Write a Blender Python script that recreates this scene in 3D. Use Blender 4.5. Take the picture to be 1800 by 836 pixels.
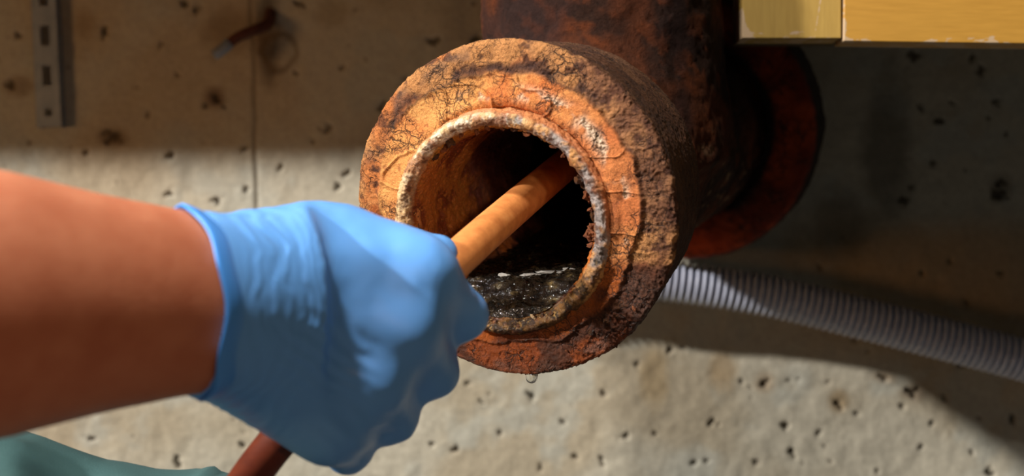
import bpy, math, random
import numpy as np
from mathutils import Vector, Matrix

random.seed(7)
rng = np.random.default_rng(11)
for o in list(bpy.data.objects):
    bpy.data.objects.remove(o)
scene = bpy.context.scene
COL = scene.collection

# ------------------------------------------------------------------ camera, world, lights, exposure
FPX = 2500.0                       # focal length in pixels of the 1800 x 836 frame
def PX(px, py, d):
    """point seen at pixel (px, py), d metres in front of the camera plane"""
    return Vector(((px - 900) / FPX * d, d, (418 - py) / FPX * d))

cam_d = bpy.data.cameras.new('camera')
cam = bpy.data.objects.new('camera', cam_d); COL.objects.link(cam)
cam_d.sensor_width = 36.0; cam_d.lens = 50.0
cam.location = (0, 0, 0); cam.rotation_euler = (math.radians(90), 0, 0)
cam_d.clip_start = 0.02
cam_d.dof.use_dof = True
cam_d.dof.focus_distance = 0.725
cam_d.dof.aperture_fstop = 5.8
scene.camera = cam

w = bpy.data.worlds.new('world'); scene.world = w; w.use_nodes = True
bg = w.node_tree.nodes['Background']
bg.inputs[0].default_value = (0.75, 0.88, 1.0, 1); bg.inputs[1].default_value = 0.02

def aim(o, direction):
    o.rotation_euler = Vector(direction).to_track_quat('-Z', 'Y').to_euler()

KEY_E, KEY_A = math.radians(23), math.radians(62)
key_d = bpy.data.lights.new('key_sun', 'SUN'); key_d.energy = 4.6; key_d.angle = math.radians(2.6)
key_d.color = (1.0, 0.96, 0.90)
key = bpy.data.objects.new('key_sun', key_d); COL.objects.link(key)
key.location = (-0.5, -1.5, 2.0)
aim(key, (math.sin(KEY_A) * math.cos(KEY_E), math.cos(KEY_A) * math.cos(KEY_E), -math.sin(KEY_E)))

fill_d = bpy.data.lights.new('warm_fill', 'AREA'); fill_d.energy = 2.2; fill_d.size = 0.22  # unseen warm fill, added to tint the shaded wall brown
fill_d.color = (1.0, 0.52, 0.20)
fill = bpy.data.objects.new('warm_fill', fill_d); COL.objects.link(fill)
fill.location = (-0.95, 0.20, -0.02)
aim(fill, Vector((0.15, 1.0, -0.02)) - fill.location)

top_d = bpy.data.lights.new('overhead_fill', 'AREA'); top_d.energy = 14.0; top_d.size = 0.10  # no lamp known overhead; fill added to brighten arm and glove tops
top_d.color = (1.0, 0.94, 0.86)
top = bpy.data.objects.new('overhead_fill', top_d); COL.objects.link(top)
top.location = (-0.35, 0.20, 0.90)
aim(top, Vector((-0.1, 0.65, 0.0)) - top.location)

front_fill_d = bpy.data.lights.new('front_fill_spot', 'SPOT'); front_fill_d.energy = 1.8; front_fill_d.shadow_soft_size = 0.03  # unseen fill beside the camera, added for the shaded side of the arm
front_fill_d.spot_size = math.radians(46); front_fill_d.spot_blend = 0.6
front_fill_d.color = (1.0, 0.60, 0.32)
head = bpy.data.objects.new('front_fill_spot', front_fill_d); COL.objects.link(head)
head.location = (0.11, -0.03, 0.09)
aim(head, Vector((-0.12, 0.62, -0.02)) - head.location)

mouth_fill_d = bpy.data.lights.new('torch', 'SPOT'); mouth_fill_d.energy = 4.5; mouth_fill_d.shadow_soft_size = 0.02  # unseen fill spot, added to brighten the inside of the pipe mouth
mouth_fill_d.spot_size = math.radians(13); mouth_fill_d.spot_blend = 0.85
mouth_fill_d.color = (1.0, 0.84, 0.64)
torch = bpy.data.objects.new('torch', mouth_fill_d); COL.objects.link(torch)  # no real torch, only the added unseen fill for the pipe mouth
torch.location = (0.20, 0.0, 0.12)
aim(torch, Vector((-0.008, 0.73, 0.012)) - torch.location)

vs = scene.view_settings
vs.view_transform = 'Standard'; vs.look = 'None'; vs.exposure = 0.0; vs.gamma = 1.0; vs.use_curve_mapping = False

# ------------------------------------------------------------------ helpers
def lin(r, g, b):
    f = lambda c: (c / 255 / 12.92) if c / 255 <= 0.04045 else ((c / 255 + 0.055) / 1.055) ** 2.4
    return np.array([f(r), f(g), f(b)])

_perm = np.random.default_rng(5).permutation(4096)
_val = np.random.default_rng(6).random(4096) * 2 - 1
def vnoise(P):
    """smooth value noise, P (N,3) -> about [-1,1]"""
    i = np.floor(P).astype(np.int64); f = P - i
    u = f * f * f * (f * (f * 6 - 15) + 10)
    def h(dx, dy, dz):
        a = _perm[(i[:, 0] + dx) & 4095]
        a = _perm[(a + i[:, 1] + dy) & 4095]
        return _val[_perm[(a + i[:, 2] + dz) & 4095]]
    x, y, z = u[:, 0], u[:, 1], u[:, 2]
    c00 = h(0,0,0)*(1-x)+h(1,0,0)*x; c10 = h(0,1,0)*(1-x)+h(1,1,0)*x
    c01 = h(0,0,1)*(1-x)+h(1,0,1)*x; c11 = h(0,1,1)*(1-x)+h(1,1,1)*x
    return (c00*(1-y)+c10*y)*(1-z) + (c01*(1-y)+c11*y)*z
_rot = np.array([[0.36,0.48,-0.8],[-0.8,0.6,0.0],[0.48,0.64,0.6]])
def fbm(P, scale, octaves=4, gain=0.5, off=0.0):
    Q = P * scale + off; a = 1.0; s = np.zeros(len(P)); t = 0
    for k in range(octaves):
        s += a * vnoise(Q); t += a; a *= gain; Q = Q @ _rot.T * 2.03 + 17.3
    return s / t * 1.6
def ridge(P, scale, octaves=3, off=0.0):
    Q = P * scale + off; a = 1.0; s = np.zeros(len(P)); t = 0
    for k in range(octaves):
        s += a * (1 - np.abs(vnoise(Q)) * 2).clip(0, 1); t += a; a *= 0.5; Q = Q @ _rot.T * 2.03 + 9.1
    return s / t
def sst(x, a, b):
    t = np.clip((x - a) / (b - a), 0, 1); return t * t * (3 - 2 * t)
def mixc(A, B, m):
    m = np.asarray(m)[:, None]; return A * (1 - m) + B * m

def obj(name, verts, faces, mat, parent=None, smooth=True, cols=None, attrs=None, loc=None):
    me = bpy.data.meshes.new(name)
    verts = np.asarray(verts, dtype=np.float32); faces = np.asarray(faces, dtype=np.int32)
    me.vertices.add(len(verts)); me.vertices.foreach_set('co', verts.ravel())
    n, k = faces.shape
    me.loops.add(n * k); me.loops.foreach_set('vertex_index', faces.ravel())
    me.polygons.add(n); me.polygons.foreach_set('loop_start', np.arange(n, dtype=np.int32) * k)
    me.polygons.foreach_set('loop_total', np.full(n, k, dtype=np.int32))
    if smooth: me.polygons.foreach_set('use_smooth', np.ones(n, dtype=bool))
    me.update(calc_edges=True); me.validate()
    if cols is not None:
        a = me.color_attributes.new('Col', 'FLOAT_COLOR', 'POINT')
        c = np.ones((len(verts), 4), dtype=np.float32); c[:, :3] = cols
        a.data.foreach_set('color', c.ravel())
    for an, av in (attrs or {}).items():
        a = me.attributes.new(an, 'FLOAT', 'POINT')
        a.data.foreach_set('value', np.asarray(av, dtype=np.float32))
    if mat: me.materials.append(mat)
    o = bpy.data.objects.new(name, me); COL.objects.link(o)
    if parent: o.parent = parent
    if loc is not None: o.location = loc
    return o

def empty(name, loc, parent=None):
    o = bpy.data.objects.new(name, None); COL.objects.link(o); o.location = loc
    o.empty_display_size = 0.02
    if parent: o.parent = parent
    return o
def tag(o, label, cat, group=None):
    o['label'] = label; o['category'] = cat
    if group: o['group'] = group
    return o

def grid_faces(nu, nv, wrap_u=False, wrap_v=False):
    """quads of a (nu x nv) vertex grid, index = u*nv+v"""
    U = np.arange(nu if wrap_u else nu - 1); V = np.arange(nv if wrap_v else nv - 1)
    u, v = np.meshgrid(U, V, indexing='ij'); u2 = (u + 1) % nu; v2 = (v + 1) % nv
    return np.stack([u*nv+v, u2*nv+v, u2*nv+v2, u*nv+v2], -1).reshape(-1, 4)

def box(c, s, bevel=0.0):
    import bmesh
    bm = bmesh.new(); bmesh.ops.create_cube(bm, size=1.0)
    for v in bm.verts: v.co = Vector((v.co.x*s[0]+c[0], v.co.y*s[1]+c[1], v.co.z*s[2]+c[2]))
    if bevel: bmesh.ops.bevel(bm, geom=bm.edges[:], offset=bevel, segments=3, affect='EDGES', profile=0.6)
    return bm
def bobj(name, bm, mat, parent=None, smooth=False):
    me = bpy.data.meshes.new(name); bm.to_mesh(me); bm.free()
    if smooth:
        for p in me.polygons: p.use_smooth = True
    me.materials.append(mat)
    o = bpy.data.objects.new(name, me); COL.objects.link(o)
    if parent: o.parent = parent
    return o

def spline(pts, n):
    """Catmull-Rom through pts, n samples equally spaced"""
    P = np.array([list(p) for p in pts], float)
    P = np.vstack([2*P[0]-P[1], P, 2*P[-1]-P[-2]])
    out = []
    for i in range(1, len(P)-2):
        t = np.linspace(0, 1, 60, endpoint=False)[:, None]
        a, b, c, d = P[i-1], P[i], P[i+1], P[i+2]
        out.append(0.5*((2*b)+(-a+c)*t+(2*a-5*b+4*c-d)*t**2+(-a+3*b-3*c+d)*t**3))
    out = np.vstack(out + [P[-2][None]])
    L = np.r_[0, np.cumsum(np.linalg.norm(np.diff(out, axis=0), axis=1))]
    s = np.linspace(0, L[-1], n)
    return np.stack([np.interp(s, L, out[:, k]) for k in range(3)], 1), L[-1]

def tube(path, radii, seg, cap=True):
    n = len(path); T = np.gradient(path, axis=0); T /= np.linalg.norm(T, axis=1)[:, None]
    N = np.zeros_like(T); a = np.array([0, 0, 1.0]) if abs(T[0][2]) < .9 else np.array([1.0, 0, 0])
    N[0] = a - T[0]*(a@T[0]); N[0] /= np.linalg.norm(N[0])
    for i in range(1, n):
        v = N[i-1] - T[i]*(N[i-1]@T[i]); N[i] = v/np.linalg.norm(v)
    B = np.cross(T, N); th = np.linspace(0, 2*np.pi, seg, endpoint=False)
    V = path[:, None] + np.asarray(radii)[:, None, None]*(N[:, None]*np.cos(th)[None, :, None] + B[:, None]*np.sin(th)[None, :, None])
    V = V.reshape(-1, 3); F = grid_faces(n, seg, wrap_v=True)
    if cap:
        c0, c1 = len(V), len(V)+1
        V = np.vstack([V, path[0], path[-1]])
        j = np.arange(seg); j2 = (j+1) % seg
        F = np.vstack([F, np.stack([j, j2, np.full(seg, c0), np.full(seg, c0)], 1)[:, [0,1,2,2]]])
        tri1 = np.stack([j, j2, np.full(seg, c0)], 1); b = (n-1)*seg
        tri2 = np.stack([b+j2, b+j, np.full(seg, c1)], 1)
        return V, F[:-seg], np.vstack([tri1, tri2])
    return V, F, None
def tube_obj(name, path, radii, seg, mat, parent=None, **kw):
    V, F, T = tube(path, radii, seg)
    me = bpy.data.meshes.new(name)
    me.from_pydata(V.tolist(), [], F.tolist() + T.tolist()); me.update()
    for p in me.polygons: p.use_smooth = True
    me.materials.append(mat)
    o = bpy.data.objects.new(name, me); COL.objects.link(o)
    if parent: o.parent = parent
    return o

# signed distance surfaces
def cap(P, a, b, ra, rb):
    a = np.array(a, float); b = np.array(b, float); d = b-a
    t = np.clip(((P-a)@d)/(d@d), 0, 1)
    return np.linalg.norm(P-a-t[:, None]*d, axis=1) - (ra+(rb-ra)*t)
def smin(a, b, k):
    h = np.clip(0.5+0.5*(b-a)/k, 0, 1)
    return b*(1-h)+a*h-k*h*(1-h)
def surface_nets(fn, lo, hi, h):
    lo = np.array(lo, float); n = np.ceil((np.array(hi)-lo)/h).astype(int)+1
    ax = [lo[k]+np.arange(n[k])*h for k in range(3)]
    P = np.stack(np.meshgrid(*ax, indexing='ij'), -1).reshape(-1, 3)
    F = np.concatenate([fn(c) for c in np.array_split(P, max(1, len(P)//400000))]).reshape(n)
    F[0] = F[-1] = h; F[:, 0] = F[:, -1] = h; F[:, :, 0] = F[:, :, -1] = h
    S = F < 0; c = tuple(n-1)
    acc = np.zeros(c+(3,)); cnt = np.zeros(c)
    offs = [(i, j, k) for i in (0,1) for j in (0,1) for k in (0,1)]
    sl = lambda o: tuple(slice(o[q], o[q]+c[q]) for q in range(3))
    for o in offs:
        for q in range(3):
            if o[q]: continue
            o2 = list(o); o2[q] = 1
            fa, fb = F[sl(o)], F[sl(o2)]; m = (fa < 0) != (fb < 0)
            t = np.where(m, fa/np.where(m, fa-fb, 1), 0)
            p = np.zeros(c+(3,)); p[...] = o; p[..., q] += t
            acc += p*m[..., None]; cnt += m
    act = cnt > 0; idx = -np.ones(c, int); idx[act] = np.arange(act.sum())
    ci = np.stack(np.nonzero(act), 1)
    V = lo+(ci+acc[act]/cnt[act][:, None])*h
    faces = []
    for q in range(3):
        r, s = (q+1) % 3, (q+2) % 3
        a = [slice(0, n[k]) for k in range(3)]; b = list(a)
        a[q] = slice(0, n[q]-1); b[q] = slice(1, n[q])
        ch = S[tuple(a)] != S[tuple(b)]
        e = np.stack(np.nonzero(ch), 1); ins = S[tuple(a)][ch]
        ok = (e[:, r] > 0) & (e[:, s] > 0) & (e[:, r] < n[r]-1) & (e[:, s] < n[s]-1); e = e[ok]; ins = ins[ok]
        def g(dr, ds):
            x = e.copy(); x[:, r] += dr; x[:, s] += ds
            return idx[x[:, 0], x[:, 1], x[:, 2]]
        f = np.stack([g(-1,-1), g(0,-1), g(0,0), g(-1,0)], 1)
        f[~ins] = f[~ins][:, ::-1]; faces.append(f)
    return V, np.vstack(faces)
def laplace(V, F, it=3, lam=0.5):
    E = np.vstack([F[:, [0,1]], F[:, [1,2]], F[:, [2,3]], F[:, [3,0]]]); E = np.vstack([E, E[:, ::-1]])
    deg = np.bincount(E[:, 0], minlength=len(V))[:, None].clip(1)
    for _ in range(it):
        A = np.stack([np.bincount(E[:, 0], weights=V[E[:, 1], k], minlength=len(V)) for k in range(3)], 1)/deg
        V = V+(A-V)*lam
    return V
def normals(V, F):
    fn = np.cross(V[F[:, 2]]-V[F[:, 0]], V[F[:, 3]]-V[F[:, 1]])
    N = np.zeros_like(V)
    for k in range(4):
        for q in range(3): N[:, q] += np.bincount(F[:, k], weights=fn[:, q], minlength=len(V))
    return N/np.linalg.norm(N, axis=1)[:, None].clip(1e-12)

# ------------------------------------------------------------------ materials
class M:
    def __init__(s, name):
        s.m = bpy.data.materials.new(name); s.m.use_nodes = True; s.t = s.m.node_tree
        s.b = s.t.nodes['Principled BSDF']; s.out = s.t.nodes['Material Output']
        s.tc = s.t.nodes.new('ShaderNodeTexCoord')
    def n(s, kind, **kw):
        x = s.t.nodes.new('ShaderNode'+kind)
        for k, v in kw.items():
            if k in x.inputs: s.set(x.inputs[k], v)
            else: setattr(x, k, v)
        return x
    def set(s, inp, v):
        if isinstance(v, bpy.types.NodeSocket): s.t.links.new(v, inp)
        elif hasattr(v, '__len__') and not isinstance(v, str):
            v = list(v); inp.default_value = v+[1] if len(v) == 3 and inp.type == 'RGBA' else v
        else: inp.default_value = v
    def p(s, **kw):
        for k, v in kw.items(): s.set(s.b.inputs[k.replace('_', ' ')], v)
        return s
    def noise(s, scale, detail=6, rough=0.6, vec=None, dist=0.0):
        x = s.n('TexNoise', Scale=scale, Detail=detail, Roughness=rough, Distortion=dist)
        s.set(x.inputs['Vector'], vec or s.tc.outputs['Object']); return x.outputs['Fac']
    def ramp(s, fac, stops):
        x = s.n('ValToRGB'); s.set(x.inputs['Fac'], fac); e = x.color_ramp.elements
        while len(e) < len(stops): e.new(0.5)
        for q, (pos, c) in zip(e, stops):
            q.position = pos; c = list(c) if hasattr(c, '__len__') else [c, c, c]; q.color = c[:3]+[1]
        return x.outputs['Color']
    def mix(s, fac, a, b, mode='MIX'):
        x = s.n('Mix', data_type='RGBA', blend_type=mode)
        s.set(x.inputs[0], fac); s.set(x.inputs[6], a); s.set(x.inputs[7], b); return x.outputs[2]
    def math(s, op, a, b=0.0):
        x = s.n('Math', operation=op); s.set(x.inputs[0], a); s.set(x.inputs[1], b); return x.outputs[0]
    def attr(s, name, out='Color'):
        x = s.n('Attribute', attribute_name=name); return x.outputs[out]
    def bump(s, h, strength, dist, prev=None):
        x = s.n('Bump', Strength=strength, Distance=dist, Height=h)
        if prev: s.set(x.inputs['Normal'], prev)
        return x.outputs['Normal']

def mat_colattr(name, rough=0.8, fine=900, fvar=0.35, bump=0.6, bdist=0.0006, wet=True, metal=False, spec=0.5, crack=0.0, grain=0.0):
    m = M(name); c = m.attr('Col')
    nz = m.noise(fine, 5, 0.65)
    var = m.ramp(nz, [(0.25, 1-fvar), (0.5, 1.0), (0.78, 1+fvar)])
    c = m.mix(1.0, c, var, 'MULTIPLY')
    nrm = m.bump(nz, bump, bdist)
    if grain:
        g = m.noise(3000, 3, 0.6); gate = m.ramp(m.noise(60, 3, 0.5), [(0.4, 0.35), (0.6, 1.0)])
        gm = m.ramp(g, [(0.36, 1-grain), (0.5, 1.0), (0.66, 1+grain)])
        c = m.mix(gate, c, m.mix(1.0, c, gm, 'MULTIPLY'))
        nrm = m.bump(g, 0.7, 0.0006, nrm)
    if crack:
        nx_ = m.n('TexNoise', Scale=140.0, Detail=4.0); m.set(nx_.inputs['Vector'], m.tc.outputs['Object'])
        off = m.n('VectorMath', operation='MULTIPLY_ADD'); m.set(off.inputs[0], nx_.outputs['Color']); off.inputs[1].default_value = (0.008,)*3
        m.set(off.inputs[2], m.tc.outputs['Object'])
        gate = m.ramp(m.noise(45, 4, 0.6), [(0.48, 0.0), (0.60, 1.0)])
        for sc in (130.0, 330.0):
            v = m.n('TexVoronoi', feature='DISTANCE_TO_EDGE', Scale=sc); m.set(v.inputs['Vector'], off.outputs[0])
            line = m.ramp(v.outputs['Distance'], [(0.012, 1.0), (0.05, 0.0)])
            f = m.math('MULTIPLY', line, gate)
            c = m.mix(m.math('MULTIPLY', f, crack), c, (0.035, 0.018, 0.012))
            nrm = m.bump(m.math('SUBTRACT', 1.0, f), 0.8, 0.0010, nrm)
    m.p(Base_Color=c)
    if wet:
        wv = m.attr('wet', 'Fac')
        r = m.n('Math', operation='MULTIPLY_ADD'); m.set(r.inputs[0], wv); r.inputs[1].default_value = -(rough-0.18); r.inputs[2].default_value = rough
        m.p(Roughness=r.outputs[0])
    else: m.p(Roughness=rough)
    if metal: m.p(Metallic=m.attr('metal', 'Fac'))
    m.p(Normal=nrm, Specular_IOR_Level=spec)
    return m.m

MAT = {}
MAT['rust'] = mat_colattr('rusty_cast_iron', 0.85, 1000, 0.28, 0.8, 0.0009, spec=0.35, crack=0.75, grain=0.45)
MAT['collar'] = mat_colattr('crusted_collar', 0.55, 1100, 0.40, 0.9, 0.0010, metal=True, grain=0.3)
MAT['body'] = mat_colattr('dark_rusty_iron', 0.88, 420, 0.40, 0.8, 0.0012, spec=0.15, grain=0.3)
MAT['concrete'] = mat_colattr('rough_concrete', 0.9, 260, 0.16, 0.35, 0.0012, wet=False, spec=0.25)

m = M('black_sludge'); nz = m.noise(260, 3, 0.5); n2 = m.noise(140, 3, 0.5)
m.p(Base_Color=m.ramp(n2, [(0.4, (0.006, 0.005, 0.004)), (0.62, (0.02, 0.014, 0.008)), (0.75, (0.10, 0.07, 0.03))]), Roughness=0.07,
    Specular_IOR_Level=0.5, Normal=m.bump(nz, 1.0, 0.004)); MAT['sludge'] = m.m
m = M('foam'); m.p(Base_Color=(0.26, 0.25, 0.23), Roughness=0.4, Normal=m.bump(m.noise(900), 0.6, 0.001)); MAT['foam'] = m.m

m = M('skin'); nz = m.noise(60, 5, 0.6); n2 = m.noise(700, 4, 0.6)
m.p(Base_Color=m.mix(m.ramp(nz, [(0.35, 0.0), (0.65, 1.0)]), (0.58, 0.205, 0.105), (0.50, 0.155, 0.075)), Roughness=0.55,
    Subsurface_Weight=0.12, Subsurface_Radius=(0.012, 0.004, 0.002), Subsurface_Scale=0.6, Specular_IOR_Level=0.35,
    Normal=m.bump(n2, 0.25, 0.0008)); MAT['skin'] = m.m
def glove_mat(name, col, rough):
    m = M(name); nz = m.noise(900, 4, 0.6)
    m.p(Base_Color=col, Roughness=rough, Specular_IOR_Level=0.45, Subsurface_Weight=0.05, Subsurface_Scale=0.3,
        Subsurface_Radius=(0.002, 0.004, 0.008), Normal=m.bump(nz, 0.12, 0.0004)); return m.m
MAT['glove'] = glove_mat('blue_nitrile', (0.145, 0.41, 0.93), 0.42)
MAT['cuff'] = glove_mat('blue_nitrile_cuff', (0.08, 0.34, 0.95), 0.36)

m = M('orange_hose_rubber'); nz = m.noise(120, 5, 0.6); n2 = m.noise(900, 3)
m.p(Base_Color=m.ramp(nz, [(0.3, (0.52, 0.17, 0.045)), (0.6, (0.72, 0.27, 0.075)), (0.85, (0.80, 0.36, 0.12))]), Roughness=0.5,
    Normal=m.bump(n2, 0.2, 0.0005)); MAT['rod'] = m.m

m = M('shaded_hose_rubber'); nz = m.noise(120, 5, 0.6)  # darker copy of the hose rubber, shade below the fist painted in
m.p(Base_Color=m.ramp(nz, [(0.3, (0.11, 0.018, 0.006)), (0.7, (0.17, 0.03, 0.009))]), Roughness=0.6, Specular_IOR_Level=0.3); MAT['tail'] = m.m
m = M('grey_corrugated_plastic'); nz = m.noise(150, 4)
m.p(Base_Color=m.ramp(nz, [(0.3, (0.38, 0.41, 0.52)), (0.7, (0.48, 0.51, 0.62))]), Roughness=0.36); MAT['hose'] = m.m
m = M('galvanised_steel'); nz = m.noise(90, 5)
m.p(Base_Color=m.ramp(nz, [(0.3, (0.17, 0.20, 0.235)), (0.7, (0.27, 0.30, 0.34))]), Metallic=0.35, Roughness=0.5); MAT['steel'] = m.m
m = M('rusty_wire'); nz = m.noise(150, 5)
m.p(Base_Color=m.ramp(nz, [(0.3, (0.05, 0.015, 0.01)), (0.7, (0.14, 0.04, 0.02))]), Roughness=0.8); MAT['wire'] = m.m
m = M('teal_cloth'); nz = m.noise(30, 4); wv = m.noise(1500, 2)
m.p(Base_Color=m.ramp(nz, [(0.3, (0.022, 0.068, 0.07)), (0.7, (0.04, 0.105, 0.105))]), Roughness=0.9, Normal=m.bump(wv, 0.4, 0.0006)); MAT['teal'] = m.m
m = M('clear_water'); m.p(Base_Color=(0.96, 0.97, 0.95), Roughness=0.02, IOR=1.33, Transmission_Weight=1.0); MAT['water'] = m.m
m = M('floor_concrete'); nz = m.noise(12, 8)
m.p(Base_Color=m.ramp(nz, [(0.3, (0.07, 0.065, 0.055)), (0.7, (0.11, 0.10, 0.09))]), Roughness=0.9); MAT['floor'] = m.m

# painted wood of the cabinet: chips run along the lower edge (local z = 0 at the bottom)
def wood_mat(name, c1, c2, seed):
    m = M(name); o = m.tc.outputs['Object']
    mp = m.n('Mapping', Location=(seed, 0, 0), Scale=(1.0, 1.0, 14.0) if seed < 1 else (14.0, 1, 1)); m.set(mp.inputs['Vector'], o)
    mp.inputs['Scale'].default_value = (6, 6, 60) if seed > 1 else (60, 6, 6)
    grain = m.noise(7, 6, 0.6, mp.outputs['Vector'])
    base = m.mix(m.ramp(grain, [(0.3, 0.0), (0.7, 1.0)]), c1, c2)
    sp = m.n('SeparateXYZ'); m.set(sp.inputs[0], o)
    mp2 = m.n('Mapping', Scale=(55, 55, 160)); m.set(mp2.inputs['Vector'], o)
    mp2.inputs['Location'].default_value = (seed*3.7, 0, 0)
    cn = m.noise(1.0, 5, 0.65, mp2.outputs['Vector'])
    hgt = m.math('MULTIPLY_ADD', m.ramp(cn, [(0.52, 0.0), (0.72, 1.0)]), 0.006); m.t.nodes[-1].inputs[2].default_value = 0.0
    chip = m.math('LESS_THAN', sp.outputs['Z'], hgt)
    if seed < 1:
        lim = m.math('MULTIPLY', m.math('SUBTRACT', 0.018, sp.outputs['Z']), m.math('MULTIPLY', cn, 0.55))
        chip = m.math('MAXIMUM', chip, m.math('LESS_THAN', sp.outputs['X'], lim))
        ln = m.math('ABSOLUTE', m.math('SUBTRACT', m.math('SUBTRACT', sp.outputs['X'], 0.0425), m.math('MULTIPLY', sp.outputs['Z'], 0.16)))
        chip = m.math('MAXIMUM', chip, m.math('LESS_THAN', ln, m.math('MULTIPLY', m.ramp(cn, [(0.45, 0.0), (0.6, 1.0)]), 0.0006)))
    else:
        lim = m.math('SUBTRACT', m.math('MULTIPLY', m.ramp(cn, [(0.4, 0.0), (0.8, 1.0)]), 0.004), 0.0006)
        chip = m.math('MAXIMUM', chip, m.math('LESS_THAN', sp.outputs['X'], lim))
    m.p(Base_Color=m.mix(chip, base, (0.46, 0.32, 0.19)), Roughness=0.55, Normal=m.bump(grain, 0.15, 0.0006)); return m.m
MAT['wood1'] = wood_mat('olive_painted_wood', tuple(lin(160, 128, 62)), tuple(lin(172, 140, 70)), 0.4)
MAT['wood2'] = wood_mat('ochre_painted_wood', tuple(lin(170, 124, 46)), tuple(lin(184, 136, 54)), 2.3)
m = M('dark_wood_body'); nz = m.noise(20)
m.p(Base_Color=m.ramp(nz, [(0.3, (0.09, 0.06, 0.03)), (0.7, (0.14, 0.10, 0.05))]), Roughness=0.7); MAT['woodbody'] = m.m

# ------------------------------------------------------------------ setting: concrete wall, floor
WY = 1.08
WS = FPX / WY
def wall_px(px, py): return ((px-900)/WS, (418-py)/WS)
core_x = np.arange(-0.44, 0.4401, 0.0014); core_z = np.arange(-0.205, 0.2051, 0.0014)
gx = np.r_[np.linspace(-1.6, -0.46, 14), core_x, np.linspace(0.46, 1.6, 14)]
gz = np.r_[np.linspace(-0.60, -0.22, 8), core_z, np.linspace(0.22, 1.2, 12)]
X, Z = np.meshgrid(gx, gz, indexing='ij'); X = X.ravel(); Z = Z.ravel()
P0 = np.stack([X, np.zeros_like(X), Z], 1)
depth = 0.0006*fbm(P0, 14, 4) + 0.0005*fbm(P0, 90, 3)
pits = [(1177,615,5),(1183,596,3),(1200,610,4),(1303,669,4),(1319,680,4),(1345,673,7),(1387,667,3),(1408,666,4),(1455,671,3),
 (1473,710,7),(1506,727,4),(1553,667,6),(1607,690,7),(1596,686,5),(1584,713,5),(1382,748,6),(1435,761,5),(1393,796,6),(1459,809,4),
 (1411,815,3),(1251,741,5),(1265,747,4),(1220,814,6),(1244,811,5),(1618,786,5),(1709,793,4),(1783,735,6),(1724,733,4),(1741,832,7),
 (1502,600,5),(1524,616,4),(160,771,6),(313,812,7),(425,780,6),(298,340,7),(380,350,7),(430,335,5),(495,295,6),(575,225,7),(552,249,5),
 (429,262,6),(298,272,5),(284,78,6),(182,48,6),(182,58,6),(343,20,7),(325,7,6),(359,184,4),(380,175,8),(395,188,4),(186,232,6),(200,243,9),
 (150,266,5),(527,7,7),(607,305,6),(591,327,5),(763,73,8),(843,67,8),(713,140,7),(669,186,7),(821,673,5),(935,695,8),(846,705,6),(861,692,3),
 (1722,123,8),(1709,103,6),(1674,182,5),(1750,180,5),(1737,206,4),(1618,186,5),(1649,209,6),(1765,234,5),(1639,286,5),(1602,327,5),
 (1592,352,9),(1758,340,10),(1757,318,8),(1607,93,9),(1098,768,5),(1150,760,5),(990,740,5),(1060,690,5),(1010,800,5),(880,760,6),(800,790,5),
 (760,780,5),(1120,640,4),(1060,810,5),(950,820,5),(1330,810,4),(1540,830,4),(1660,700,4),(1690,640,4),(1640,745,4),(1440,470,4),(1620,480,5),
 (1670,460,6),(1700,530,5),(1760,480,4),(240,150,4),(120,120,4),(30,60,5),(20,150,7),(260,200,4),(310,130,4),(520,130,4),(600,120,5),(50,250,4)]
for k in range(90):
    pits.append((rng.uniform(-60, 1860), rng.uniform(-40, 880), rng.uniform(1.2, 2.8)))
pm = np.zeros_like(X)
warp = np.stack([fbm(P0, 260, 2, off=3.0), fbm(P0, 260, 2, off=8.0)], 1)*0.0016
for (px, py, r) in pits:
    cx, cz = wall_px(px, py); r = r*1.05/WS
    sel = (np.abs(X-cx) < r*3) & (np.abs(Z-cz) < r*3)
    d = np.hypot(X[sel]+warp[sel, 0]*r/0.002-cx, Z[sel]+warp[sel, 1]*r/0.002-cz)/r
    q = 1-sst(d, 0.45, 1.35); depth[sel] += q*min(r*1.3, 0.0042); pm[sel] = np.maximum(pm[sel], q)
# formwork joint left of the pipe
sx, _ = wall_px(450, 150); dj = np.abs(X-(sx+0.05*(0.05-Z)*0.6) + 0.0008*fbm(P0, 40, 2))
joint = 1-sst(dj, 0.0006, 0.0022); depth += joint*0.0014
cA = lin(172, 165, 148); cB = lin(156, 144, 122); cG = lin(164, 163, 152)
cols = np.tile(cA, (len(X), 1)); n1 = fbm(P0, 9, 4, off=2.0); n2 = fbm(P0, 28, 4, off=5.0)
cols = mixc(cols, cB, sst(n1, -0.2, 0.5)*0.8); cols = mixc(cols, cG, sst(n2, 0.0, 0.6)*0.7)
# warm light painted brown on the left panel and a right patch, then stains
brown = lin(158, 122, 72)
pan = sst(-(X-(sx+0.02)-0.35*np.clip(0.16-Z, -0.2, 0.3)+0.02*n2), -0.01, 0.03)*sst(fbm(P0, 7, 3, off=20)+0.35, -0.1, 0.5)
cols = mixc(cols, brown, pan*0.30*sst(Z, -0.02, 0.06))
pr = sst(X+0.03*n2, 0.19, 0.25)*sst(-Z+0.01*n2, -0.03, 0.01)*sst(Z+0.01*n2, -0.10, -0.06)
cols = mixc(cols, brown, pr*0.55)
dark = lin(70, 56, 40)
def stain_shade(px, py, rx, ry, col, a, soft=0.6, ring=False):
    global cols
    cx, cz = wall_px(px, py)
    d = np.hypot((X-cx)/(rx/WS), (Z-cz)/(ry/WS))+0.22*n2+0.12*fbm(P0, 120, 2)
    q = (1-sst(d, 1-soft, 1+soft*0.5)) if not ring else (1-sst(np.abs(d-1), 0.05, 0.3))
    cols = mixc(cols, col, q*a)
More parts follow.
